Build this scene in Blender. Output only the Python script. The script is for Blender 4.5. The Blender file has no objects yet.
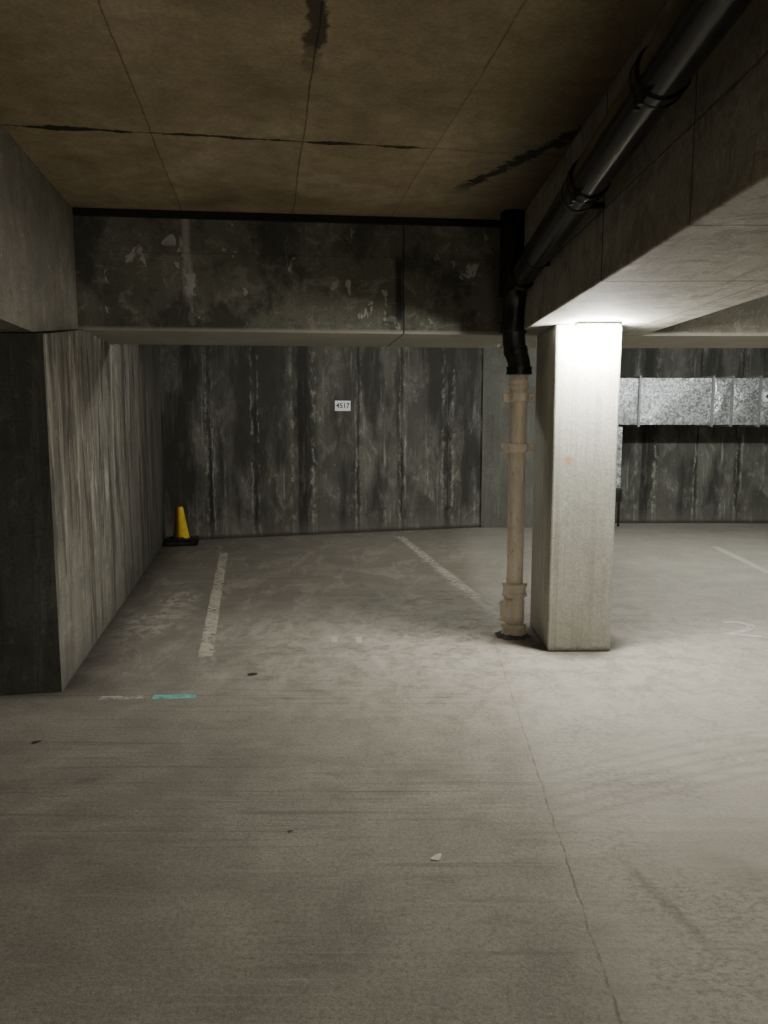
import bpy, bmesh, math, random
from mathutils import Vector, Matrix
random.seed(4)
S = bpy.context.scene
COL = S.collection

# ---------------------------------------------------------------- materials
class G:
    def __init__(s, name, rough=0.85, metallic=0.0):
        s.mat = bpy.data.materials.new(name); s.mat.use_nodes = True
        s.nt = s.mat.node_tree; s.nt.nodes.clear()
        s.out = s.n('ShaderNodeOutputMaterial'); s.b = s.n('ShaderNodeBsdfPrincipled')
        s.nt.links.new(s.b.outputs[0], s.out.inputs[0])
        s.b.inputs['Roughness'].default_value = rough
        s.b.inputs['Metallic'].default_value = metallic
        s.tc = s.n('ShaderNodeTexCoord').outputs['Object']
        sp = s.n('ShaderNodeSeparateXYZ'); s.l(s.tc, sp.inputs[0])
        s.x, s.y, s.z = sp.outputs
    def n(s, t): return s.nt.nodes.new(t)
    def l(s, a, b):
        if isinstance(a, (int, float)): b.default_value = a
        elif isinstance(a, (tuple, list)): b.default_value = (a[0], a[1], a[2], 1.0) if len(b.default_value) == 4 else a
        else: s.nt.links.new(a, b)
    def vec(s, sc=(1,1,1), loc=(0,0,0), rot=(0,0,0), src=None):
        m = s.n('ShaderNodeMapping'); s.l(src or s.tc, m.inputs[0])
        m.inputs['Scale'].default_value = sc; m.inputs['Location'].default_value = loc; m.inputs['Rotation'].default_value = rot
        return m.outputs[0]
    def noise(s, v, sc=1.0, d=6, r=0.6, dist=0.0):
        t = s.n('ShaderNodeTexNoise'); s.l(v, t.inputs['Vector'])
        t.inputs['Scale'].default_value = sc; t.inputs['Detail'].default_value = min(d, 5)
        t.inputs['Roughness'].default_value = r; t.inputs['Distortion'].default_value = dist
        return t.outputs[0]
    def voro(s, v, sc=1.0, out='Distance', feat='F1'):
        t = s.n('ShaderNodeTexVoronoi'); t.feature = feat; s.l(v, t.inputs['Vector']); t.inputs['Scale'].default_value = sc
        return t.outputs[out]
    def mr(s, f, a, b, c=0.0, d=1.0):
        t = s.n('ShaderNodeMapRange'); s.l(f, t.inputs[0])
        for i, q in enumerate((a, b, c, d)): t.inputs[i+1].default_value = q
        return t.outputs[0]
    def math(s, op, a, b=0.0):
        t = s.n('ShaderNodeMath'); t.operation = op; s.l(a, t.inputs[0]); s.l(b, t.inputs[1]); return t.outputs[0]
    def mix(s, f, a, b, bt='MIX'):
        t = s.n('ShaderNodeMix'); t.data_type = 'RGBA'; t.blend_type = bt
        s.l(f, t.inputs[0]); s.l(a, t.inputs[6]); s.l(b, t.inputs[7]); return t.outputs[2]
    def ramp(s, f, stops):
        t = s.n('ShaderNodeValToRGB'); s.l(f, t.inputs[0]); e = t.color_ramp.elements
        while len(e) < len(stops): e.new(0.5)
        for i, (p, c) in enumerate(stops):
            e[i].position = p; e[i].color = (c[0], c[1], c[2], 1)
        return t.outputs[0]
    def line(s, c, pos, w, wob=None, amt=0.0):
        if wob is not None:
            c = s.math('ADD', c, s.math('MULTIPLY', s.math('SUBTRACT', wob, 0.5), amt))
        d = s.math('ABSOLUTE', s.math('SUBTRACT', c, pos))
        return s.mr(d, w*0.4, w, 1.0, 0.0)
    def win(s, c, a, b, soft=0.1):
        return s.math('MULTIPLY', s.mr(c, a-soft, a+soft), s.mr(c, b-soft, b+soft, 1, 0))
    def dist(s, p, sc=(1,1,1)):
        ln = s.n('ShaderNodeVectorMath'); ln.operation = 'LENGTH'
        s.l(s.vec(sc, tuple(-p[i]*sc[i] for i in range(3))), ln.inputs[0]); return ln.outputs[1]
    def fin(s, col, h=None, bump=0.4, dist=0.01):
        s.l(col, s.b.inputs['Base Color'])
        if h is not None:
            t = s.n('ShaderNodeBump'); t.inputs['Strength'].default_value = bump; t.inputs['Distance'].default_value = dist
            s.l(h, t.inputs['Height']); s.l(t.outputs[0], s.b.inputs['Normal'])
        return s.mat

def simple(name, col, rough=0.5, metallic=0.0, var=0.25, sc=20):
    g = G(name, rough, metallic)
    nz = g.noise(g.tc, sc, 5)
    d = tuple(c*(1-var) for c in col); u = tuple(min(1, c*(1+var)) for c in col)
    return g.fin(g.ramp(nz, [(0.3, d), (0.7, u)]), nz, 0.15, 0.004)

def mat_floor():
    g = G('floor_concrete', 0.8)
    big = g.noise(g.tc, 0.7, 5, 0.55); med = g.noise(g.tc, 4, 8, 0.65, 0.4); fine = g.noise(g.tc, 60, 6, 0.88)
    grit = g.noise(g.tc, 150, 3, 0.8)
    c = g.ramp(big, [(0.3, (0.19,0.173,0.143)), (0.7, (0.275,0.254,0.213))])
    c = g.mix(g.mr(med, 0.3, 0.7), g.mix(1, c, (0.78,0.77,0.75), 'MULTIPLY'), g.mix(1, c, (1.15,1.15,1.15), 'MULTIPLY'))
    soft = g.noise(g.vec((1,1.8,1),(4,8,0)), 1.7, 4, 0.6, 0.5)
    c = g.mix(g.mr(soft, 0.5, 0.66, 0, 0.35), c, (0.36,0.335,0.285))
    c = g.mix(g.mr(fine, 0.36, 0.56, 0.6, 0), c, (0.075,0.067,0.055))
    c = g.mix(g.mr(grit, 0.5, 0.68, 0, 0.42), c, (0.42,0.395,0.34))
    st = g.noise(g.vec((0.9, 26, 1), rot=(0,0,0.07)), 1, 6, 0.7, 0.2)
    zone = g.mr(g.noise(g.vec((0.6,1.3,1), (3,1,0)), 1, 3), 0.42, 0.6)
    c = g.mix(g.math('MULTIPLY', g.mr(st, 0.52, 0.66), g.math('MULTIPLY', zone, 0.6)), c, (0.07,0.063,0.052))
    st2 = g.noise(g.vec((0.9, 34, 1), (5,2,0), rot=(0,0,0.05)), 1, 5, 0.7)
    c = g.mix(g.mr(st2, 0.58, 0.7, 0, 0.3), c, (0.40,0.38,0.33))
    sp = g.noise(g.vec((1,1.6,1), (1,5,0)), 3.2, 5, 0.75)
    c = g.mix(g.mr(sp, 0.59, 0.70, 0, 0.36), c, (0.07,0.062,0.05))
    jc = g.math('SUBTRACT', g.x, g.math('MULTIPLY', g.y, 0.0473))
    wob = g.noise(g.tc, 9, 5, 0.7)
    right = g.mr(jc, 0.42, 0.62)
    pit = g.noise(g.vec((1,1.5,1), (9,4,0)), 34, 8, 0.9)
    pz = g.mr(g.noise(g.vec((1,1.4,1),(6,6,0)), 1.4, 4, 0.7), 0.38, 0.60)
    c = g.mix(g.math('MULTIPLY', right, 0.34), c, (0.53,0.505,0.445))
    c = g.mix(g.math('MULTIPLY', g.math('MULTIPLY', right, pz), g.mr(pit, 0.47, 0.58, 0, 0.55)), c, (0.10,0.09,0.075))
    ac = g.math('ADD', g.y, g.math('ADD', g.math('MULTIPLY', g.x, -0.60), g.math('MULTIPLY', g.math('MULTIPLY', g.x, g.x), 0.08)))
    arc = g.math('FRACT', g.math('MULTIPLY', ac, 11.0))
    az = g.win(ac, 2.25, 2.75, 0.03)
    c = g.mix(g.math('MULTIPLY', g.math('MULTIPLY', g.mr(g.math('ABSOLUTE', g.math('SUBTRACT', arc, 0.5)), 0.1, 0.3, 1, 0), az), g.math('MULTIPLY', right, g.mr(fine, 0.4, 0.56, 0.04, 0.3))), c, (0.12,0.11,0.095))
    ac2 = g.dist((0.2, 0.9, 0)); az2 = g.math('MULTIPLY', g.win(ac2, 1.62, 1.84, 0.03), g.mr(g.x, 1.0, 1.2))
    c = g.mix(g.math('MULTIPLY', az2, g.mr(fine, 0.4, 0.56, 0.0, 0.2)), c, (0.08,0.072,0.06))
    sk = g.math('MULTIPLY', g.line(g.math('ADD', g.x, g.math('MULTIPLY', g.y, 0.25)), 1.43, 0.03, wob, 0.08), g.win(g.y, 2.0, 2.4, 0.06))
    c = g.mix(g.math('MULTIPLY', sk, g.mr(fine, 0.4, 0.56, 0.1, 0.45)), c, (0.09,0.08,0.065))
    j = g.line(jc, 0.507, 0.006, wob, 0.035)
    jm = g.mr(g.y, 4.5, 5.0, 1, 0)
    jj = g.math('MULTIPLY', g.math('MULTIPLY', j, jm), g.mr(g.noise(g.tc, 14, 4, 0.7), 0.40, 0.58, 0.1, 0.5))
    c = g.mix(jj, c, (0.06,0.054,0.044))
    cj = g.math('MULTIPLY', g.line(g.y, 3.985, 0.010, wob, 0.06), g.mr(g.x, -1.4, -0.6, 0.5, 0.0))
    c = g.mix(cj, c, (0.06,0.053,0.045))
    bay_shade = g.math('MULTIPLY', g.mr(g.y, 3.9, 5.2), g.mr(g.x, -1.4, 0.4, 0.35, 0.0))
    c = g.mix(bay_shade, c, (0.09,0.082,0.068))  # shade of the bay painted into the floor colour
    pa = g.noise(g.vec((1.6,0.7,1), (2,7,0), (0,0,0.2)), 2.2, 5, 0.8, 0.6)
    c = g.mix(g.math('MULTIPLY', g.mr(pa, 0.52, 0.62, 0, 0.3), g.mr(g.y, 3.9, 4.3)), c, (0.42,0.40,0.35))
    sc_ = g.noise(g.vec((1,0.8,1), (3,3,0)), 9, 5, 0.75, 0.8)
    for px_, py_, r_ in ((-1.73,5.45,0.45), (-1.72,6.2,0.35)):
        c = g.mix(g.math('MULTIPLY', g.mr(g.dist((px_,py_,0), (1.6,0.8,1)), r_*0.5, r_, 1, 0), g.mr(sc_, 0.46, 0.56, 0, 0.65)), c, (0.40,0.38,0.33))
    c = g.mix(g.math('MULTIPLY', g.mr(g.dist((1.25,4.95,0), (0.55,0.8,1)), 0.2, 1.6, 0.5, 0), g.mr(g.noise(g.tc, 7, 5, 0.8, 0.5), 0.40, 0.56)), c, (0.54,0.515,0.455))  # pale stains round the pillar, with a pool of light painted in
    c = g.mix(g.mr(g.math('ADD', g.dist((1.26,5.05,0), (1,0.75,1)), g.math('MULTIPLY', wob, 0.12)), 0.30, 0.44, 0.8, 0), c, (0.06,0.052,0.04))  # pillar's shadow at its base, painted into the floor
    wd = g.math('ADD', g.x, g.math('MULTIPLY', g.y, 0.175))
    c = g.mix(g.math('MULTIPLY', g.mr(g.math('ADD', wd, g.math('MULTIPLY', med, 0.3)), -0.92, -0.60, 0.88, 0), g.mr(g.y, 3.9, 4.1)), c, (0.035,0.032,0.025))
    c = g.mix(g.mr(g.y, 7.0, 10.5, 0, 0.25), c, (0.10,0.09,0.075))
    h = g.math('ADD', g.math('MULTIPLY', fine, 0.8), g.math('SUBTRACT', g.math('ADD', g.math('MULTIPLY', st, 0.4), g.math('MULTIPLY', pit, 0.4)), jj))
    return g.fin(c, h, 0.5, 0.012)

def mat_ceiling():
    g = G('ceiling_shuttered_concrete', 0.9)
    big = g.noise(g.tc, 1.1, 6, 0.6, 0.3); med = g.noise(g.tc, 6, 7, 0.75, 0.4); fine = g.noise(g.tc, 60, 4, 0.7)
    c = g.ramp(big, [(0.3, (0.24,0.19,0.115)), (0.5, (0.40,0.325,0.20)), (0.72, (0.52,0.44,0.305))])
    c = g.mix(g.mr(g.noise(g.vec((1,1,1),(4,4,4)), 2.0, 5, 0.7, 0.6), 0.5, 0.64, 0, 0.32), c, (0.18,0.15,0.095))
    c = g.mix(g.mr(g.noise(g.vec((1,1,1),(7,2,4)), 3.4, 5, 0.75, 1.0), 0.58, 0.70, 0, 0.3), c, (0.54,0.46,0.32))
    c = g.mix(g.mr(med, 0.36, 0.6, 0.4, 0), c, (0.14,0.11,0.065))
    c = g.mix(g.mr(fine, 0.4, 0.6, 0.25, 0), c, (0.08,0.065,0.045))
    wob = g.noise(g.tc, 6, 5, 0.75); wob2 = g.noise(g.tc, 1.5, 3, 0.6)
    h = g.math('MULTIPLY', fine, 0.3)
    for p, w, a in ((-1.55, 0.005, .5), (-0.50, 0.005, .5), (0.21, 0.005, .65), (0.86, 0.005, .4)):
        m = g.math('MULTIPLY', g.line(g.x, p, w, wob2, 0.03), g.mr(wob, 0.35, 0.5, a*0.3, a))
        c = g.mix(m, c, (0.05,0.04,0.025)); h = g.math('SUBTRACT', h, m)
        lt = g.line(g.x, p+0.025, 0.03, wob, 0.06)
        c = g.mix(g.math('MULTIPLY', lt, g.mr(big, 0.4, 0.6, 0, 0.3)), c, (0.45,0.38,0.27))
    th = g.mr(g.noise(g.vec((2.2,0.1,1)), 1.5, 4), 0.4, 0.62, 0.005, 0.030)
    d = g.math('ABSOLUTE', g.math('SUBTRACT', g.math('ADD', g.y, g.math('MULTIPLY', g.math('SUBTRACT', wob, 0.5), 0.07)), 3.89))
    m = g.math('MULTIPLY', g.mr(g.math('SUBTRACT', d, th), -0.004, 0.004, 1, 0), g.mr(g.x, 0.75, 0.85, 0.95, 0.25))
    c = g.mix(m, c, (0.01,0.008,0.006)); h = g.math('SUBTRACT', h, m)
    s1 = g.math('MULTIPLY', g.mr(g.math('ABSOLUTE', g.math('ADD', g.math('SUBTRACT', g.x, 0.20), g.math('MULTIPLY', g.math('SUBTRACT', wob, 0.5), 0.14))), 0.026, 0.042, 1, 0), g.mr(g.math('ADD', g.y, g.math('MULTIPLY', med, 0.4)), 3.1, 3.35, 0.8, 0))
    c = g.mix(s1, c, (0.014,0.011,0.008))
    dg = g.math('ADD', g.x, g.math('MULTIPLY', g.y, 0.35))
    s2 = g.math('MULTIPLY', g.mr(g.math('ABSOLUTE', g.math('ADD', g.math('SUBTRACT', dg, 2.74), g.math('MULTIPLY', g.math('SUBTRACT', wob, 0.5), 0.34))), 0.03, 0.05, 1, 0), g.win(g.y, 3.2, 4.5, 0.12))
    c = g.mix(s2, c, (0.008,0.008,0.007))
    c = g.mix(g.mr(g.math('ADD', g.x, g.math('MULTIPLY', big, 0.6)), 1.35, 1.8, 0, 0.6), c, (0.07,0.065,0.05))
    return g.fin(c, h, 0.5, 0.015)

def mat_backwall():
    g = G('streaked_retaining_wall_concrete', 0.85)
    P = 0.635
    warp = g.noise(g.vec((1,0,0)), 1.1, 2)
    px = g.math('DIVIDE', g.math('ADD', g.math('ADD', g.x, 0.12), g.math('MULTIPLY', g.math('SUBTRACT', warp, 0.5), 1.2)), P)
    fl = g.math('FLOOR', px); fr = g.math('FRACT', px)
    wn = g.n('ShaderNodeTexWhiteNoise'); wn.noise_dimensions = '1D'; g.l(fl, wn.inputs['W']); rv = wn.outputs[0]
    cb = g.n('ShaderNodeCombineXYZ'); g.l(g.x, cb.inputs[0]); g.l(g.math('MULTIPLY', rv, 7), cb.inputs[1]); g.l(g.z, cb.inputs[2])
    pv = cb.outputs[0]
    big = g.noise(g.vec((1.6,1,0.9), src=pv), 1.5, 6, 0.65)
    smear = g.noise(g.vec((1.4,1,0.8), (2,0,5), src=pv), 2.4, 5, 0.7, 1.0)
    blot = g.noise(g.vec((1.2,1,0.7), src=pv), 7, 5, 0.8, 0.5)
    st2 = g.noise(g.vec((22,1,0.6), (4,2,1), src=pv), 1, 4, 0.65)
    fine = g.noise(g.tc, 60, 5, 0.7)
    c = g.ramp(big, [(0.3, (0.085,0.084,0.070)), (0.7, (0.165,0.162,0.136))])
    c = g.mix(g.mr(rv, 0, 1, 0, 0.55), c, g.mix(1, c, (0.45,0.45,0.45), 'MULTIPLY'))
    c = g.mix(g.mr(smear, 0.46, 0.62, 0, 0.45), c, (0.25,0.245,0.21))
    c = g.mix(g.math('MULTIPLY', g.mr(blot, 0.52, 0.61), g.mr(smear, 0.46, 0.58, 0.03, 0.5)), c, (0.38,0.375,0.33))
    dripm = g.math('MULTIPLY', g.mr(st2, 0.55, 0.62, 0, 0.6), g.mr(g.noise(g.vec((2.2,1,0.7),(1,1,1),src=pv), 1.6, 4, 0.65), 0.46, 0.58))
    c = g.mix(dripm, c, (0.40,0.395,0.35))
    c = g.mix(g.mr(st2, 0.32, 0.46, 0.25, 0), c, (0.04,0.04,0.032))
    drk = g.noise(g.vec((2.1,1,0.42), (7,0,3), src=pv), 1.4, 5, 0.65)
    c = g.mix(g.mr(drk, 0.47, 0.58, 0, 0.85), c, (0.030,0.030,0.024))
    c = g.mix(g.mr(fine, 0.4, 0.6, 0.3, 0), c, (0.03,0.03,0.025))
    wob = g.noise(g.vec((3,1,1.6)), 3.0, 5, 0.8)
    fw = g.math('ADD', fr, g.math('MULTIPLY', g.math('SUBTRACT', wob, 0.5), 0.32))
    bs = g.mr(g.noise(g.vec((1.5,1,0.7),(0,0,8)), 1.9, 4, 0.7), 0.44, 0.56, 0.0, 0.85)
    band = g.math('MULTIPLY', g.mr(g.math('ABSOLUTE', g.math('SUBTRACT', fw, 0.5)), 0.42, 0.46), bs)
    edge = g.win(g.math('ABSOLUTE', g.math('SUBTRACT', fw, 0.5)), 0.37, 0.41, 0.02)
    c = g.mix(band, c, (0.018,0.018,0.014))
    c = g.mix(g.math('MULTIPLY', edge, g.mr(blot, 0.48, 0.58, 0, 0.65)), c, (0.40,0.395,0.35))
    seam = g.math('MULTIPLY', g.mr(g.math('ABSOLUTE', g.math('SUBTRACT', fr, 0.5)), 0.489, 0.496), g.mr(big, 0.4, 0.6, 0.9, 0.4))
    c = g.mix(seam, c, (0.010,0.010,0.008))
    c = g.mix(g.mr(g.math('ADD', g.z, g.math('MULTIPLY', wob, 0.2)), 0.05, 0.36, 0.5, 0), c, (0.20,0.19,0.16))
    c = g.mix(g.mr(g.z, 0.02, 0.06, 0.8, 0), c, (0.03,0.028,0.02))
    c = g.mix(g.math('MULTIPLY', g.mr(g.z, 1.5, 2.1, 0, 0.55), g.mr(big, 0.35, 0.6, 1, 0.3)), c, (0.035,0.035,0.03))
    h = g.math('SUBTRACT', g.math('ADD', g.math('MULTIPLY', fine, 0.3), g.math('MULTIPLY', blot, 0.5)), seam)
    return g.fin(c, h, 0.35, 0.012)

def mat_conc(name, dark, light, pale, streak=0.5, blotch=0.4, dirt=0.5, seams=(), ss=9.0, off=0.0, brown=0.0, bump=0.35, extra=None):
    g = G(name, 0.86)
    t = g.vec((1,1,1), (off, off*0.7, off*1.3))
    big = g.noise(t, 1.8, 6, 0.62, 0.3); med = g.noise(t, 9, 7, 0.75, 0.3); fine = g.noise(t, 70, 5, 0.7)
    st = g.noise(g.vec((ss, ss, 0.7), (off,0,0)), 1, 7, 0.7, 0.4)
    st2 = g.noise(g.vec((ss*3, ss*3, 1.3), (0,off,0)), 1, 5, 0.7)
    c = g.ramp(big, [(0.3, dark), (0.7, light)])
    c = g.mix(g.mr(st, 0.5, 0.64, 0, streak), c, pale)
    c = g.mix(g.mr(st2, 0.3, 0.46, streak, 0), c, tuple(q*0.35 for q in dark))
    c = g.mix(g.mr(med, 0.58, 0.64, 0, blotch), c, pale)
    c = g.mix(g.mr(med, 0.32, 0.45, dirt, 0), c, tuple(q*0.45 for q in dark))
    c = g.mix(g.mr(fine, 0.4, 0.58, 0.35, 0), c, tuple(q*0.5 for q in dark))
    if brown > 0:
        c = g.mix(g.mr(g.noise(g.vec((ss*1.5, ss*1.5, 0.5), (3,3,off)), 1, 5), 0.5, 0.65, 0, brown), c, (0.12,0.085,0.04))
    h = g.math('ADD', g.math('MULTIPLY', fine, 0.4), med)
    wob = g.noise(g.tc, 5, 4, 0.7)
    if extra: c = extra(g, c, med, wob)
    ax = {'x': g.x, 'y': g.y, 'z': g.z}
    for a, p, w, k in seams:
        m = g.math('MULTIPLY', g.line(ax[a], p, w, wob, 0.02), k)
        c = g.mix(m, c, (0.012,0.011,0.009)); h = g.math('SUBTRACT', h, m)
    return g, c, h, bump

def fin(t): g, c, h, b = t; return g.fin(c, h, b, 0.012)

M_floor = mat_floor(); M_ceil = mat_ceiling(); M_back = mat_backwall()
def side_x(g, c, med, wob):
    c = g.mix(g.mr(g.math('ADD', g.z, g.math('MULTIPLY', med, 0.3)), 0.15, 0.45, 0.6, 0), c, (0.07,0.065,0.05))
    r = g.noise(g.vec((6,6,0.7), (1,4,2)), 1.3, 5, 0.78, 0.7)
    c = g.mix(g.math('MULTIPLY', g.mr(r, 0.52, 0.59, 0, 0.65), g.mr(g.math('ADD', g.z, med), 0.8, 1.6)), c, (0.42,0.40,0.34))
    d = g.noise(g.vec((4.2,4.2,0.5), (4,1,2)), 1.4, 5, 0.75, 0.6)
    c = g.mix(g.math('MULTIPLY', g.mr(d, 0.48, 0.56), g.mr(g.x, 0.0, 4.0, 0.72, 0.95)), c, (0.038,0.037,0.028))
    return g.mix(g.mr(g.x, 1.4, 4.6, 0, 0.62), c, (0.042,0.041,0.034))  # wall darkens into the bay: shade put into the colour
M_side = fin(mat_conc('side_wall_streaked_concrete', (0.12,0.113,0.09), (0.24,0.226,0.186), (0.34,0.325,0.28), 0.25, 0.5, 0.6,
        seams=(('x',1.25,0.008,.6),('x',2.5,0.008,.6),('x',3.7,0.008,.6)), ss=4, brown=0.2, extra=side_x))
M_end = fin(mat_conc('stained_wall_end_concrete', (0.06,0.064,0.053), (0.125,0.13,0.11), (0.24,0.243,0.21), 0.4, 0.3, 0.5, ss=7, off=3, brown=0.08))
M_rear = fin(mat_conc('plain_grey_concrete', (0.15,0.145,0.13), (0.25,0.24,0.21), (0.3,0.3,0.27), 0.4, 0.2, 0.5, off=11))
def xb(g, c, med, wob):
    chips = g.noise(g.vec((1.3,1,0.8), (2,3,5)), 6.5, 4, 0.6, 0.5)
    c = g.mix(g.mr(chips, 0.625, 0.645, 0, 0.8), c, (0.44,0.435,0.39))
    sc_ = g.noise(g.vec((1,1,1.4), (8,3,2)), 4, 5, 0.8, 1.0)
    c = g.mix(g.mr(sc_, 0.54, 0.62, 0, 0.45), c, (0.30,0.295,0.25))
    dk = g.noise(g.vec((1,1,0.7), (6,3,1)), 2.2, 5, 0.7)
    c = g.mix(g.mr(dk, 0.47, 0.56, 0, 0.7), c, (0.036,0.036,0.028))
    drip = g.math('MULTIPLY', g.line(g.x, 0.73, 0.035, wob, 0.08), g.mr(g.noise(g.vec((20,20,3)),1,5,0.7), 0.4, 0.5))
    c = g.mix(g.math('MULTIPLY', g.math('MULTIPLY', drip, 0.75), g.mr(g.z, 0.15, 0.25)), c, (0.40,0.39,0.35))
    drip2 = g.math('MULTIPLY', g.line(g.x, 2.13, 0.035, wob, 0.05), g.win(g.z, 0.08, 0.5, 0.03))
    c = g.mix(g.math('MULTIPLY', drip2, 0.85), c, (0.012,0.012,0.01))
    return g.mix(g.mr(g.z, 0.008, 0.03, 0.75, 0), c, (0.42,0.405,0.35))  # pale bottom edge: light on the soffit painted into the colour
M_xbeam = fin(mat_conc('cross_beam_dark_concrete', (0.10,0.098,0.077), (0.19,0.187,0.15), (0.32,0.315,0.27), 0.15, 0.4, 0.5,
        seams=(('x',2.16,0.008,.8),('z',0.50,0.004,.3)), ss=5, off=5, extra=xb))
def lbx(g, c, med, wob):
    m1 = g.noise(g.vec((1,1.4,1), (4,4,4)), 2.6, 5, 0.8, 1.0)
    return g.mix(g.mr(m1, 0.52, 0.62, 0, 0.55), c, (0.12,0.11,0.09))
M_lbeam = fin(mat_conc('side_beam_concrete', (0.15,0.14,0.117), (0.28,0.265,0.222), (0.40,0.385,0.335), 0.15, 0.4, 0.5, ss=5, off=8, brown=.15, extra=lbx))
def rbx(g, c, med, wob):
    m1 = g.noise(g.vec((0.8,1.6,1), (4,4,4)), 3.2, 5, 0.8, 1.2)
    c = g.mix(g.mr(m1, 0.52, 0.60, 0, 0.5), c, (0.15,0.135,0.10))
    m2 = g.noise(g.vec((6,0.8,3), (1,2,4)), 1.5, 5, 0.75, 0.4)
    c = g.mix(g.mr(m2, 0.54, 0.63, 0, 0.5), c, (0.14,0.13,0.10))
    return c
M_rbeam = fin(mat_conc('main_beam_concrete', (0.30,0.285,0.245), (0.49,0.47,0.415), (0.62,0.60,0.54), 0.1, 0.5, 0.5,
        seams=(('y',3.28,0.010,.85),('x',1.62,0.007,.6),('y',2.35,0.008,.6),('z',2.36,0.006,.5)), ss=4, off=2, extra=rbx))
def mat_pillar():
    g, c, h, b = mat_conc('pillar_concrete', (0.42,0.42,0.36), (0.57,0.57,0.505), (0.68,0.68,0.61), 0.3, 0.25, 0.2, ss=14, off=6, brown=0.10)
    nz = g.noise(g.tc, 25, 5)
    runs = g.noise(g.vec((26,26,0.35), (2,5,1)), 1, 4, 0.6, 0.1)
    c = g.mix(g.math('MULTIPLY', g.mr(runs, 0.54, 0.64, 0, 0.4), g.mr(g.noise(g.tc, 2.5, 4), 0.4, 0.6, 0.3, 1)), c, (0.24,0.23,0.175))
    m = g.mr(g.math('ADD', g.dist((1.155,4.76,1.235), (1,0,1.2)), g.math('MULTIPLY', nz, 0.06)), 0.048, 0.066, 0.8, 0)
    c = g.mix(m, c, (0.50,0.31,0.12))
    c = g.mix(g.mr(g.math('ADD', g.z, g.math('MULTIPLY', nz, 0.25)), 0.12, 0.45, 0.4, 0), c, (0.22,0.205,0.155))
    c = g.mix(g.mr(g.math('ADD', g.z, g.math('MULTIPLY', nz, 0.04)), 0.025, 0.06, 0.85, 0), c, (0.04,0.035,0.028))
    return g.fin(c, h, 0.3, 0.01)
M_pillar = mat_pillar()
M_pil = fin(mat_conc('pilaster_concrete', (0.10,0.098,0.083), (0.17,0.168,0.145), (0.26,0.255,0.225), 0.3, 0.25, 0.4, ss=8, off=9))

M_black = simple('black_cast_iron', (0.011,0.011,0.012), 0.24, 0.0, 0.4, 12)
M_blackb = simple('black_bracket_steel', (0.012,0.012,0.012), 0.45, 0.2)
def mat_cream():
    g = G('cream_painted_iron', 0.5)
    n1 = g.noise(g.vec((3,3,1)), 4, 6, 0.7); n2 = g.noise(g.vec((1,1,0.6)), 26, 6, 0.8)
    c = g.ramp(n1, [(0.3, (0.66,0.57,0.47)), (0.65, (0.86,0.78,0.67))])
    c = g.mix(g.mr(n2, 0.58, 0.64, 0, 0.5), c, (0.34,0.24,0.17))
    c = g.mix(g.mr(n2, 0.34, 0.42, 0.35, 0), c, (0.26,0.22,0.18))
    c = g.mix(g.mr(g.z, 0.0, 0.4, 0.35, 0), c, (0.40,0.34,0.26))
    return g.fin(c, n2, 0.25, 0.004)
M_cream = mat_cream()
def mat_galv():
    g = G('galvanised_spangled_steel', 0.34, 0.6)
    cl = g.voro(g.tc, 42, 'Color'); bw = g.n('ShaderNodeRGBToBW'); g.l(cl, bw.inputs[0])
    cl2 = g.voro(g.vec((1,1,1),(2,2,2)), 17, 'Color'); bw2 = g.n('ShaderNodeRGBToBW'); g.l(cl2, bw2.inputs[0])
    f = g.math('ADD', g.math('MULTIPLY', bw.outputs[0], 0.7), g.math('MULTIPLY', bw2.outputs[0], 0.3))
    c = g.ramp(f, [(0.2, (0.22,0.23,0.235)), (0.55, (0.6,0.63,0.65)), (0.8, (0.98,1.0,1.0))])
    big = g.noise(g.tc, 2.5, 5); c = g.mix(g.mr(big, 0.4, 0.65, 0.3, 0), c, (0.30,0.31,0.31))
    return g.fin(c, g.voro(g.tc, 42), 0.6, 0.01)
M_galv = mat_galv()
M_flange = simple('dull_galvanised_flange', (0.30,0.305,0.305), 0.5, 0.4)
def mat_cone():
    g = G('dirty_yellow_plastic', 0.5)
    nz = g.noise(g.tc, 18, 5, 0.75)
    c = g.mix(g.mr(nz, 0.42, 0.6, 0, 0.4), (0.80,0.56,0.02), (0.34,0.23,0.03))
    m = g.mr(g.math('ADD', g.x, g.math('MULTIPLY', g.math('SUBTRACT', nz, 0.5), 0.06)), -0.035, -0.010, 0.85, 0)
    c = g.mix(m, c, (0.16,0.045,0.015))
    return g.fin(c, nz, 0.2, 0.004)
M_yel = mat_cone()
M_rub = simple('black_rubber', (0.015,0.015,0.015), 0.7)
M_white = simple('white_sign_plastic', (0.88,0.9,0.92), 0.4, 0, 0.04)
M_ink = simple('dark_blue_ink', (0.03,0.05,0.12), 0.6, 0, 0.1)
M_hous = simple('grey_lamp_housing', (0.25,0.25,0.24), 0.4, 0, 0.05)
M_gap = simple('shadow_gap_black', (0.012,0.011,0.009), 0.9)
M_leaf = simple('dry_leaf', (0.5,0.46,0.38), 0.8, 0, 0.3, 60)
M_dleaf = simple('dark_leaf', (0.03,0.026,0.02), 0.8, 0, 0.3, 60)

def mat_emit(name, col, st):
    g = G(name, 0.4); g.l(col, g.b.inputs['Base Color']); g.l(col, g.b.inputs['Emission Color']); g.b.inputs['Emission Strength'].default_value = st
    return g.mat

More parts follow.
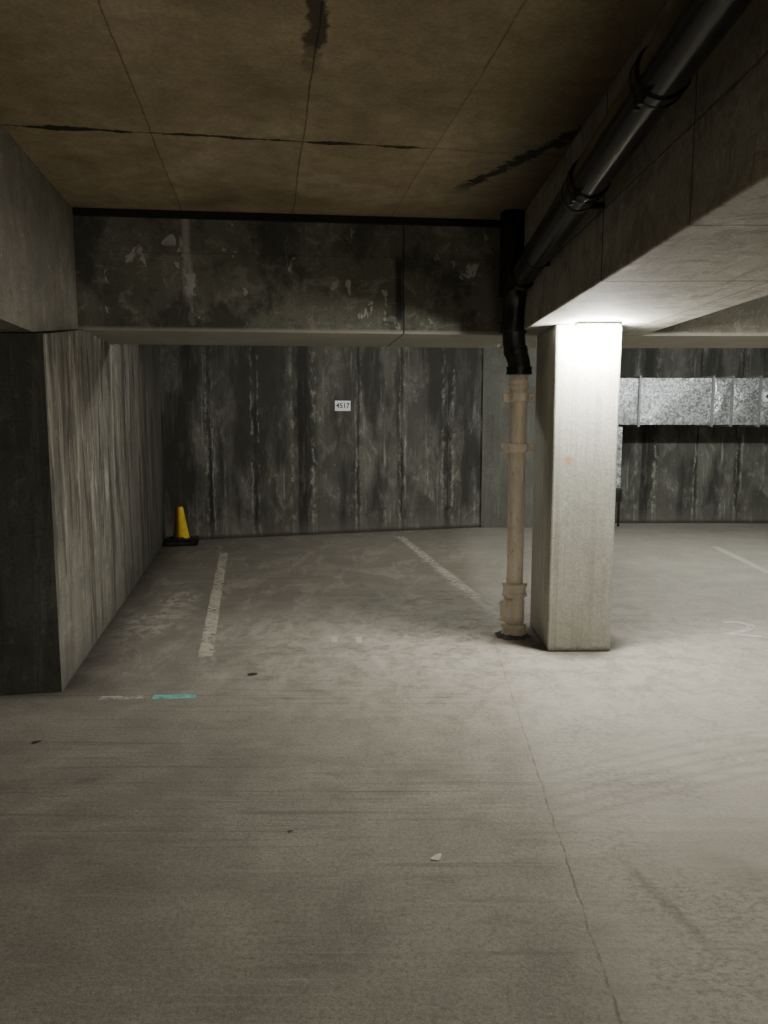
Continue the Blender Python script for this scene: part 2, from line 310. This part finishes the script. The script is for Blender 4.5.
def mat_paint(name, col, thr=0.5, sc=14, a=1.0, soft=0.08):
    g = G(name, 0.75)
    n1 = g.noise(g.tc, sc, 8, 0.85, 0.4); n2 = g.noise(g.tc, 2.2, 4)
    f = g.math('ADD', g.math('MULTIPLY', n1, 0.7), g.math('MULTIPLY', n2, 0.3))
    tr = g.n('ShaderNodeBsdfTransparent'); mx = g.n('ShaderNodeMixShader')
    g.l(g.mr(f, thr-soft, thr+soft, 0, a), mx.inputs[0]); g.l(tr.outputs[0], mx.inputs[1]); g.l(g.b.outputs[0], mx.inputs[2])
    g.l(mx.outputs[0], g.out.inputs[0])
    g.l(g.mix(g.mr(n1, 0.3, 0.6, 0.5, 0), col, tuple(c*0.5 for c in col)), g.b.inputs['Base Color'])
    return g.mat

# ---------------------------------------------------------------- geometry
def link(name, me, mat=None, loc=(0,0,0), rot=(0,0,0), parent=None, **props):
    o = bpy.data.objects.new(name, me)
    if mat and me: me.materials.append(mat)
    o.location = loc; o.rotation_euler = rot
    if parent: o.parent = parent
    for k, v in props.items(): o[k] = v
    COL.objects.link(o); return o

def empty(name, loc, label, category, rot=(0,0,0), **p):
    o = link(name, None, loc=loc, rot=rot, label=label, category=category, **p); o.empty_display_size = 0.1; return o

def poly_prism(pts, z0, z1):
    bm = bmesh.new()
    lo = [bm.verts.new((x, y, z0)) for x, y in pts]; hi = [bm.verts.new((x, y, z1)) for x, y in pts]
    n = len(pts)
    bm.faces.new(lo[::-1]); bm.faces.new(hi)
    for i in range(n): bm.faces.new((lo[i], lo[(i+1) % n], hi[(i+1) % n], hi[i]))
    bmesh.ops.recalc_face_normals(bm, faces=bm.faces)
    me = bpy.data.meshes.new('m'); bm.to_mesh(me); bm.free(); return me

def boxm(x0, x1, y0, y1, z0, z1, bev=0.0):
    me = poly_prism([(x0,y0),(x1,y0),(x1,y1),(x0,y1)], z0, z1)
    if bev:
        bm = bmesh.new(); bm.from_mesh(me)
        bmesh.ops.bevel(bm, geom=list(bm.edges), offset=bev, segments=2, affect='EDGES', profile=0.5)
        bm.to_mesh(me); bm.free()
    return me

def sweep(pts, rad, seg=28, cap=True, smooth=True):
    pts = [Vector(p) for p in pts]
    if isinstance(rad, (int, float)): rad = [rad]*len(pts)
    bm = bmesh.new(); rings = []
    T = []
    for i in range(len(pts)):
        a = pts[max(0, i-1)]; b = pts[min(len(pts)-1, i+1)]
        d = (b-a)
        T.append(d.normalized() if d.length > 1e-9 else (T[-1] if T else Vector((0,0,1))))
    up = Vector((1,0,0)) if abs(T[0].x) < 0.9 else Vector((0,1,0))
    nrm = (up - T[0]*up.dot(T[0])).normalized()
    for i, p in enumerate(pts):
        nrm = (nrm - T[i]*nrm.dot(T[i])).normalized(); bi = T[i].cross(nrm)
        rings.append([bm.verts.new(p + (nrm*math.cos(2*math.pi*k/seg) + bi*math.sin(2*math.pi*k/seg))*rad[i]) for k in range(seg)])
    for i in range(len(rings)-1):
        for k in range(seg):
            f = bm.faces.new((rings[i][k], rings[i][(k+1) % seg], rings[i+1][(k+1) % seg], rings[i+1][k])); f.smooth = smooth
    if cap: bm.faces.new(rings[0][::-1]); bm.faces.new(rings[-1])
    bmesh.ops.recalc_face_normals(bm, faces=bm.faces)
    me = bpy.data.meshes.new('m'); bm.to_mesh(me); bm.free()
    try: me.set_sharp_from_angle(angle=math.radians(40))
    except Exception: pass
    return me

def smoothpts(pts, n=6):
    P_ = [Vector(p) for p in pts]; out = []
    for i in range(len(P_)-1):
        p0 = P_[max(0,i-1)]; p1 = P_[i]; p2 = P_[i+1]; p3 = P_[min(len(P_)-1,i+2)]
        for k in range(n):
            t = k/n
            out.append(0.5*((2*p1)+(p2-p0)*t+(2*p0-5*p1+4*p2-p3)*t*t+(3*p1-p0-3*p2+p3)*t**3))
    out.append(P_[-1]); return out

def join(meshes):
    bm = bmesh.new()
    for m in meshes: bm.from_mesh(m)
    me = bpy.data.meshes.new('m'); bm.to_mesh(me); bm.free()
    try: me.set_sharp_from_angle(angle=math.radians(40))
    except Exception: pass
    return me

def struct(name, me, mat, **k): return link(name, me, mat, kind='structure', **k)

ZB, ZC, ZW = 2.07, 2.83, 1.935
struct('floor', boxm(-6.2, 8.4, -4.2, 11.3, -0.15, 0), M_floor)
a = math.radians(8.9)
cpts = [(-6.2,-4.2),(8.4,-4.2),(8.4,11.3),(-6.2,11.3)]
cp = [(x*math.cos(a)+y*math.sin(a), -x*math.sin(a)+y*math.cos(a)) for x, y in cpts]
struct('ceiling', poly_prism(cp, ZC, ZC+0.25), M_ceil, rot=(0,0,a))
wa = math.atan2(1.2, 4.03)
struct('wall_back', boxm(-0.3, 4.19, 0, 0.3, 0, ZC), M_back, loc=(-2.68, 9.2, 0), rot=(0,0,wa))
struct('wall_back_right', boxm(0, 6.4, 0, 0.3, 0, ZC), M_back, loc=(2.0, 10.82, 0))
struct('wall_back_middle', poly_prism([(1.335,10.36),(2.05,10.40),(2.05,11.2),(1.335,11.2)], 0, ZC), M_pil)
L = math.hypot(0.903, 5.16); sa = math.atan2(5.16, -0.903)
def prof_wall(prof, y0, y1):
    bm = bmesh.new(); A_ = [bm.verts.new((x, y0, z)) for x, z in prof]; B_ = [bm.verts.new((x, y1, z)) for x, z in prof]
    n = len(prof); bm.faces.new(A_); bm.faces.new(B_[::-1])
    for i in range(n): bm.faces.new((A_[i], A_[(i+1)%n], B_[(i+1)%n], B_[i]))
    bmesh.ops.recalc_face_normals(bm, faces=bm.faces); me = bpy.data.meshes.new('m'); bm.to_mesh(me); bm.free(); return me
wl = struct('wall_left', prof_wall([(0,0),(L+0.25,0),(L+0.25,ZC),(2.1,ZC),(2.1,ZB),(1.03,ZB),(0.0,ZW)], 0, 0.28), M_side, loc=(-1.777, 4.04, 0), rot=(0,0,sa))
wl.data.materials.append(M_end)
for p in wl.data.polygons:
    if p.normal.x < -0.9 and p.center.x < 0.01: p.material_index = 1
struct('wall_left_return', poly_prism([(-2.045,3.993),(-2.09,4.30),(-6.2,4.30),(-6.2,3.993)], 0, ZW-0.003), M_end)
struct('wall_left_outer', boxm(-6.4, -6.2, -4.2, 4.4, 0, ZC), M_rear)
struct('wall_right', boxm(8.2, 8.4, -4.2, 11.2, 0, ZC), M_rear)
struct('wall_front', boxm(-6.2, 8.4, -4.4, -4.2, 0, ZC), M_rear)

# beams
la = math.atan2(0.33, 2.945)
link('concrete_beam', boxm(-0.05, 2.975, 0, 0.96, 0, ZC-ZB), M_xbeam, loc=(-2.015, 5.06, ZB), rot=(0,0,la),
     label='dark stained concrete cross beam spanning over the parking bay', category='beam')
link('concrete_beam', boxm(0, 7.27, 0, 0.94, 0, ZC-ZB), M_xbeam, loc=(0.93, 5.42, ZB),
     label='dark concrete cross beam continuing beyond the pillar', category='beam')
def lx(y): return -1.99 + 0.1745*(5.06-y)
bm = bmesh.new()
st_ = []
for y, zb in ((-4.2, ZW+0.004), (3.99, ZW+0.004), (5.05, ZB+0.004)):
    st_.append([bm.verts.new(p) for p in ((lx(y),y,zb),(lx(y),y,ZC),(-6.2,y,ZC),(-6.2,y,zb))])
for i in range(2):
    for k in range(4): bm.faces.new((st_[i][k], st_[i][(k+1)%4], st_[i+1][(k+1)%4], st_[i+1][k]))
bm.faces.new(st_[0][::-1]); bm.faces.new(st_[2]); bmesh.ops.recalc_face_normals(bm, faces=bm.faces)
me = bpy.data.meshes.new('m'); bm.to_mesh(me); bm.free()
link('concrete_beam', me, M_lbeam, label='deep grey concrete edge beam resting on the side wall', category='beam')
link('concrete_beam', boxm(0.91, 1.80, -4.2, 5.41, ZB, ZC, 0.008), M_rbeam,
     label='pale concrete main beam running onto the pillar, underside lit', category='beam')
struct('trim_1', boxm(0.03, 2.95, -0.03, 0.0, 0.715, 0.76), M_gap, loc=(-2.015, 5.06, ZB), rot=(0,0,la))  # near-black strip stands in for the shadow gap under the ceiling

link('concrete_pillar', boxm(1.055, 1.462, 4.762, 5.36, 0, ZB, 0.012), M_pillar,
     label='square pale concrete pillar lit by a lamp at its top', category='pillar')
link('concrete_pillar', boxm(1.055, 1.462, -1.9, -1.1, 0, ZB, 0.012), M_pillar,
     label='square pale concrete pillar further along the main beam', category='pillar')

# ---------------------------------------------------------------- lamps
def lamp(loc, size, strength, col, label, rot=(0,0,0), wall=False):
    e = empty('bulkhead_lamp' if wall else 'batten_lamp', loc, label, 'lamp', rot=rot)
    w, d, h = size
    link('lamp_housing', boxm(-w/2, w/2, -d/2, d/2, -0.018, 0, 0.004), M_hous, parent=e)
    link('lamp_diffuser', boxm(-w/2+0.01, w/2-0.01, -d/2+0.008, d/2-0.008, -h, -0.018, 0.008), mat_emit('glowing_diffuser', col, strength), parent=e)
    return e
lamp((1.285, 4.66, ZB-0.001), (0.26, 0.10, 0.065), 1000, (1.0,0.975,0.89), 'small glowing white bulkhead lamp at the pillar top', wall=True)
lamp((3.6, 7.6, ZC-0.001), (1.2, 0.12, 0.08), 200, (0.97,1.0,0.96), 'white batten lamp fixed to the ceiling beyond the beam')
lamp((0.0, 7.6, ZC-0.001), (1.2, 0.12, 0.08), 60, (1.0,0.98,0.9), 'dim white batten lamp on the ceiling of the bay')
lamp((1.054, -1.5, 1.80), (0.12, 0.60, 0.06), 330, (1.0,0.95,0.84), 'added unseen fill lamp on the side of a pillar', rot=(0,math.radians(90),0), wall=True)  # added lamp behind the camera, brightens ceiling and walls
lamp((3.6, 2.6, ZC-0.001), (1.2, 0.12, 0.08), 130, (1.0,0.97,0.88), 'added unseen batten lamp brightening the right-hand floor')  # added lamp out of view, lifts the floor on the right

# ---------------------------------------------------------------- black drain pipe
pr = empty('drain_pipe', (0.87, 5.14, 1.78), 'glossy black cast iron drain pipe hung beside the main beam', 'pipe')
O = Vector(pr.location)
def rel(pts): return [Vector(p)-O for p in pts]
A = Vector((0.735, 0.9, 2.50)); B = Vector((0.855, 4.86, 2.37))
def on(t): return A.lerp(B, t)
link('pipe_run', sweep(rel([on(i/12) for i in range(13)]), 0.075), M_black, parent=pr)
C = Vector((0.853, 5.11, 2.10)); pts = []
ctrl = Vector((0.858, 5.10, 2.365))
for i in range(13):
    t = i/12; pts.append(B*(1-t)**2 + ctrl*2*t*(1-t) + C*t*t)
link('pipe_elbow', sweep(rel(pts), 0.080), M_black, parent=pr)
dr = smoothpts([C, (0.855,5.115,2.03), (0.868,5.125,1.95), (0.892,5.135,1.88), (0.90,5.14,1.83), (0.90,5.14,1.786)], 5)
link('pipe_drop', sweep(rel(dr), 0.074), M_black, parent=pr)
link('vent_stack', sweep(rel([(0.845,5.16,2.3),(0.845,5.16,2.829)]), 0.085), M_black, parent=pr)
def coupling(c, d, r=0.088, w=0.10):
    c = Vector(c); d = Vector(d).normalized()
    prof = [(-.5,r*0.9),(-.5,r*1.04),(-.34,r*1.04),(-.3,r),(.3,r),(.34,r*1.04),(.5,r*1.04),(.5,r*0.9)]
    me = sweep(rel([c + d*(t*w+0.0001*i) for i, (t, _) in enumerate(prof)]), [q for _, q in prof])
    side = d.cross(Vector((0,0,1)))
    if side.length < 0.1: side = Vector((1,0,0))
    side.normalize(); dn = side.cross(d).normalized()
    parts = [me]
    for s in (-0.32, 0.32):
        q = c + d*(w*s) + (-side if side.x > 0 else side)*(r*0.75) - Vector((0,0,1))*(r*0.75 if abs(d.z) < .5 else 0)
        parts.append(sweep(rel([q - dn*0.028, q + dn*0.028]), 0.009, 8))
    link('pipe_coupling', join(parts), M_black, parent=pr)
dAB = (B-A)
coupling(on(0.345), dAB, 0.079, 0.06); coupling(on(0.56), dAB, 0.080, 0.07); coupling(on(0.985), dAB, 0.084, 0.07)
coupling((0.853,5.112,2.09), (0,0,-1), 0.085, 0.07)
coupling((0.872,5.126,1.94), (0.25,0.08,-1), 0.080, 0.03)
coupling((0.90,5.14,1.812), (0,0,-1), 0.083, 0.05)
for t in (0.60, 0.86):
    c = on(t)
    ring = sweep(rel([c - dAB.normalized()*0.010, c + dAB.normalized()*0.010]), 0.078, 28)
    arm = boxm(-0.0, 0.91-c.x, -0.012, 0.012, -0.010, 0.010)
    arm.transform(Matrix.Translation(c + Vector((0,0,-0.05)) - O))
    link('pipe_bracket', join([ring, arm]), M_blackb, parent=pr)

# ---------------------------------------------------------------- cream downpipe
cpn = empty('downpipe', (0.90, 5.14, 0), 'cream painted cast iron downpipe standing beside the pillar', 'pipe')
link('pipe_shaft', sweep([(0,0,z) for z in (0,0.6,1.2,1.784)], 0.056), M_cream, parent=cpn)
def collar(z0, z1, r, name='pipe_collar', mat=M_cream):
    zs = [(z0, 0.055), (z0, r*0.97), (z0+0.008, r), (z0+0.02, r), (z0+0.026, r*0.9), (z1-0.026, r*0.9), (z1-0.02, r), (z1-0.008, r), (z1, r*0.97), (z1, 0.055)]
    link(name, sweep([(0,0,z+0.0001*i) for i, (z, _) in enumerate(zs)], [q for _, q in zs]), mat, parent=cpn)
collar(0.002, 0.085, 0.086); collar(0.285, 0.375, 0.086); collar(1.69, 1.75, 0.066)
body = sweep([(0,0,0.09),(0,0,0.12),(0,0,0.25),(0,0,0.285)], [0.058,0.070,0.070,0.058])
link('access_fitting', body, M_cream, parent=cpn)
door = boxm(-0.044, 0.044, -0.104, -0.050, 0.11, 0.265, 0.014)
bolts = [sweep([(sx*0.030, -0.102, zz),(sx*0.030,-0.118,zz)], 0.010, 6) for sx in (-1,1) for zz in (0.135,0.24)]
dj = join([door]+bolts); dj.transform(Matrix.Rotation(math.radians(-50), 4, 'Z'))
link('access_cover', dj, M_cream, parent=cpn)
def clamp(z, h):
    cl = [sweep([(0,0,z-h),(0,0,z-h+0.004),(0,0,z+h-0.004),(0,0,z+h)], [0.064,0.072,0.072,0.064])]
    for sx in (-1,1):
        cl.append(boxm(min(sx*0.055,sx*0.108), max(sx*0.055,sx*0.108), -0.022, 0.022, z-h+0.004, z+h-0.004, 0.003))
        cl.append(sweep([(sx*0.090,-0.042,z),(sx*0.090,0.042,z)], 0.012, 6))
    link('pipe_clamp', join(cl), M_cream, parent=cpn)
clamp(1.30, 0.030); clamp(1.635, 0.030)
bm = bmesh.new(); c0 = bm.verts.new((0,0,0.03)); R1 = []; R2 = []
for k in range(28):
    t = 2*math.pi*k/28; r = 0.12+random.uniform(-.018,.022)
    R1.append(bm.verts.new((0.085*math.cos(t),0.085*math.sin(t),0.022+random.uniform(-.004,.004)))); R2.append(bm.verts.new((r*math.cos(t),r*math.sin(t),0.001)))
for k in range(28):
    k2=(k+1)%28; bm.faces.new((c0,R1[k],R1[k2])); bm.faces.new((R1[k],R2[k],R2[k2],R1[k2]))
me = bpy.data.meshes.new('m'); bm.to_mesh(me); bm.free()
link('mortar_foot', me, M_end, parent=cpn)

# ---------------------------------------------------------------- duct
dp = empty('ventilation_duct', (3.0, 10.3, 1.41), 'galvanised steel ventilation duct along the wall', 'duct')
def sec(x0, x1, z0=0.0, z1=0.62, y0=0.0, y1=0.45):
    bm = bmesh.new()
    me = boxm(x0, x1, y0, y1, z0, z1); bm.from_mesh(me)
    bm.faces.ensure_lookup_table()
    f = [q for q in bm.faces if q.normal.y < -0.9][0]
    r = bmesh.ops.poke(bm, faces=[f]); r['verts'][0].co.y -= 0.02
    bm.to_mesh(me); bm.free(); return me
xs = [0.0, 0.42, 1.40, 1.66, 2.03, 2.32, 3.3, 4.3, 5.1]
for i in range(len(xs)-1):
    e = 0.014
    link('duct_section', sec(xs[i]+e, xs[i+1]-e), M_galv, parent=dp)
for i, x in enumerate(xs):
    if i in (0,): continue
    w_ = 0.013
    fr = [boxm(x-w_, x+w_, -0.035, 0.47, -0.03, 0.0), boxm(x-w_, x+w_, -0.035, 0.47, 0.62, 0.65),
          boxm(x-w_, x+w_, -0.035, 0.0, 0.0, 0.62), boxm(x-0.011, x+0.011, 0.0, 0.45, 0.0, 0.62)]
    link('duct_flange', join(fr), M_flange, parent=dp)
link('duct_drop', sec(-0.30, 0.23, -0.86, -0.03, 0.05, 0.42), M_galv, parent=dp)
link('damper_lever', join([boxm(0.16,0.24,0.0,0.045,-1.05,-0.87,0.004), sweep([(0.2,-0.01,-1.05),(0.2,-0.01,-1.38)],0.018,10)]), M_blackb, parent=dp)

# ---------------------------------------------------------------- signs
def text_mesh(txt, size, off=0.015):
    cu = bpy.data.curves.new('t', 'FONT'); cu.body = txt; cu.size = size; cu.extrude = 0.0015
    cu.align_x = 'CENTER'; cu.align_y = 'CENTER'; cu.offset = size*off
    o = bpy.data.objects.new('t', cu); COL.objects.link(o)
    dg = bpy.context.evaluated_depsgraph_get(); me = bpy.data.meshes.new_from_object(o.evaluated_get(dg))
    bpy.data.objects.remove(o); me.materials.clear(); return me
def sign(loc, rz, txt, w, h, label):
    e = empty('bay_number_sign', loc, label, 'sign', rot=(0,0,rz))
    link('sign_plate', boxm(-w/2, w/2, -0.008, 0, -h/2, h/2, 0.002), M_white, parent=e)
    tm = text_mesh(txt, h*0.68); tm.transform(Matrix.Rotation(math.pi/2, 4, 'X')); tm.transform(Matrix.Translation((0,-0.0095,0)))
    link('sign_text', tm, M_ink, parent=e)
def wy(x): return 9.2 + (x+2.68)*1.2/4.03
sign((-0.53, wy(-0.53)-0.003, 1.655), wa, '4517', 0.205, 0.13, 'small white bay number sign reading 4517 on the wall')
sign((5.13, 10.255, 1.78), 0, '48', 0.15, 0.13, 'small white bay number sign on the steel duct')

# ---------------------------------------------------------------- traffic cone
tcn = empty('traffic_cone', (-2.42, 8.98, 0), 'dirty yellow plastic traffic cone on black base against the wall', 'cone', rot=(0,0,0.17))
bm = bmesh.new(); bm.from_mesh(boxm(-0.18, 0.19, -0.15, 0.14, 0, 0.05, 0.014))
bmesh.ops.subdivide_edges(bm, edges=list(bm.edges), cuts=3, use_grid_fill=True)
for v in bm.verts:
    if v.co.z > 0.02: v.co.z += random.uniform(-.014,.034)
    v.co.x += random.uniform(-.012,.012); v.co.y += random.uniform(-.012,.012)
bm.to_mesh(me := bpy.data.meshes.new('m')); bm.free()
link('cone_base', join([me, sweep([(-0.02,0,0.035),(-0.02,0,0.10)], [0.135,0.10])]), M_rub, parent=tcn)
prof = [(0.08,0.098),(0.10,0.094),(0.40,0.050),(0.435,0.047),(0.45,0.038)]
cm = sweep([(0,0,z) for z, _ in prof], [r for _, r in prof]); cm.transform(Matrix.Rotation(math.radians(-2), 4, 'Y'))
link('cone_body', cm, M_yel, parent=tcn)

# ---------------------------------------------------------------- paint on the floor
def strip(name, p0, p1, w, mat, label, cat='road marking', n=24):
    p0 = Vector((*p0, 0)); p1 = Vector((*p1, 0)); d = (p1-p0); s = Vector((-d.y, d.x, 0)).normalized()*w/2
    bm = bmesh.new(); prev = None; mid = (p0+p1)/2
    for i in range(n+1):
        c = p0 + d*i/n - mid
        a_ = bm.verts.new(c + s*(1+random.uniform(-.07,.07))); b_ = bm.verts.new(c - s*(1+random.uniform(-.07,.07)))
        if prev: bm.faces.new((prev[0], prev[1], b_, a_))
        prev = (a_, b_)
    bmesh.ops.recalc_face_normals(bm, faces=bm.faces)
    me = bpy.data.meshes.new('m'); bm.to_mesh(me); bm.free()
    return link(name, me, mat, loc=(mid.x, mid.y, 0.0025), label=label, category=cat)
P1 = mat_paint('worn_cream_paint', (0.58,0.55,0.46), 0.41, 20, 0.70, 0.10)
P2 = mat_paint('faded_cream_paint', (0.60,0.57,0.49), 0.43, 20, 0.66, 0.11)
P3 = mat_paint('turquoise_paint', (0.20,0.60,0.53), 0.40, 22, 0.85, 0.1)
P4 = mat_paint('solid_cream_paint', (0.64,0.61,0.52), 0.30, 22, 0.68, 0.1)
strip('parking_line', (-1.132,4.66), (-1.792,8.39), 0.088, P1, 'worn cream painted parking bay line on the concrete floor')
strip('parking_line', (0.90,5.50), (0.19,9.65), 0.10, P2, 'faded cream parking line running towards the back wall')
strip('parking_line', (3.62,5.6), (3.88,8.8), 0.09, P4, 'cream parking line beyond the pillar')
strip('paint_dash', (-1.25,3.955), (-1.02,3.97), 0.06, P3, 'short turquoise paint dash on the floor')
strip('paint_dash', (-1.53,3.945), (-1.27,3.955), 0.055, P2, 'short faded pale paint dash beside the turquoise dash')
strip('paint_mark', (-0.335,4.97), (-0.34,5.10), 0.042, P4, 'tiny pale paint mark on the bay floor', n=4)
strip('paint_mark', (-0.165,4.95), (-0.175,5.10), 0.042, P4, 'tiny pale paint mark on the bay floor', n=4)
tm = text_mesh('2', 0.58, 0.0)
link('painted_bay_number', tm, mat_paint('number_paint', (0.72,0.69,0.62), 0.37, 16, 0.78, 0.10), loc=(2.55, 5.28, 0.0015), rot=(0,0,-0.4),
     label='worn white painted number 2 on the floor past the pillar', category='floor number')

# ---------------------------------------------------------------- litter
def leaf(loc, s, mat, rz, label):
    bm = bmesh.new(); out = []
    for k in range(14):
        t = 2*math.pi*k/14; r = s*(1+0.25*math.sin(3*t+1)+random.uniform(-.12,.12))
        out.append(bm.verts.new((r*math.cos(t), r*0.65*math.sin(t), 0.002+0.2*s*abs(math.sin(t*1.5))*random.uniform(.4,1))))
    c = bm.verts.new((0,0,0.003))
    for k in range(14): bm.faces.new((c, out[k], out[(k+1)%14]))
    me = bpy.data.meshes.new('m'); bm.to_mesh(me); bm.free()
    link('dry_leaf', me, mat, loc=loc, rot=(0,0,rz), label=label, category='leaf')
leaf((0.182,2.445,0), 0.022, M_leaf, 0.9, 'small pale dry leaf on the concrete floor')
leaf((-0.343,2.61,0), 0.012, M_dleaf, 0.3, 'tiny dark dead leaf on the concrete floor')
leaf((-0.78,4.33,0), 0.03, M_dleaf, 0.1, 'dark flattened leaf on the concrete floor')
leaf((-1.62,3.38,0), 0.022, M_dleaf, 0.5, 'dark scrap of leaf on the concrete floor')

# ---------------------------------------------------------------- world + camera
w = bpy.data.worlds.new('w'); S.world = w; w.use_nodes = True
w.node_tree.nodes['Background'].inputs[0].default_value = (0.02,0.02,0.02,1); w.node_tree.nodes['Background'].inputs[1].default_value = 0.2
cam = bpy.data.cameras.new('camera'); co = bpy.data.objects.new('camera', cam); COL.objects.link(co)
co.location = (0,0,1.5); co.rotation_euler = (math.radians(90-7.05), 0, 0)
cam.sensor_fit = 'VERTICAL'; cam.sensor_height = 36; cam.sensor_width = 27; cam.lens = 760/1024*36; cam.clip_start = 0.05
S.camera = co
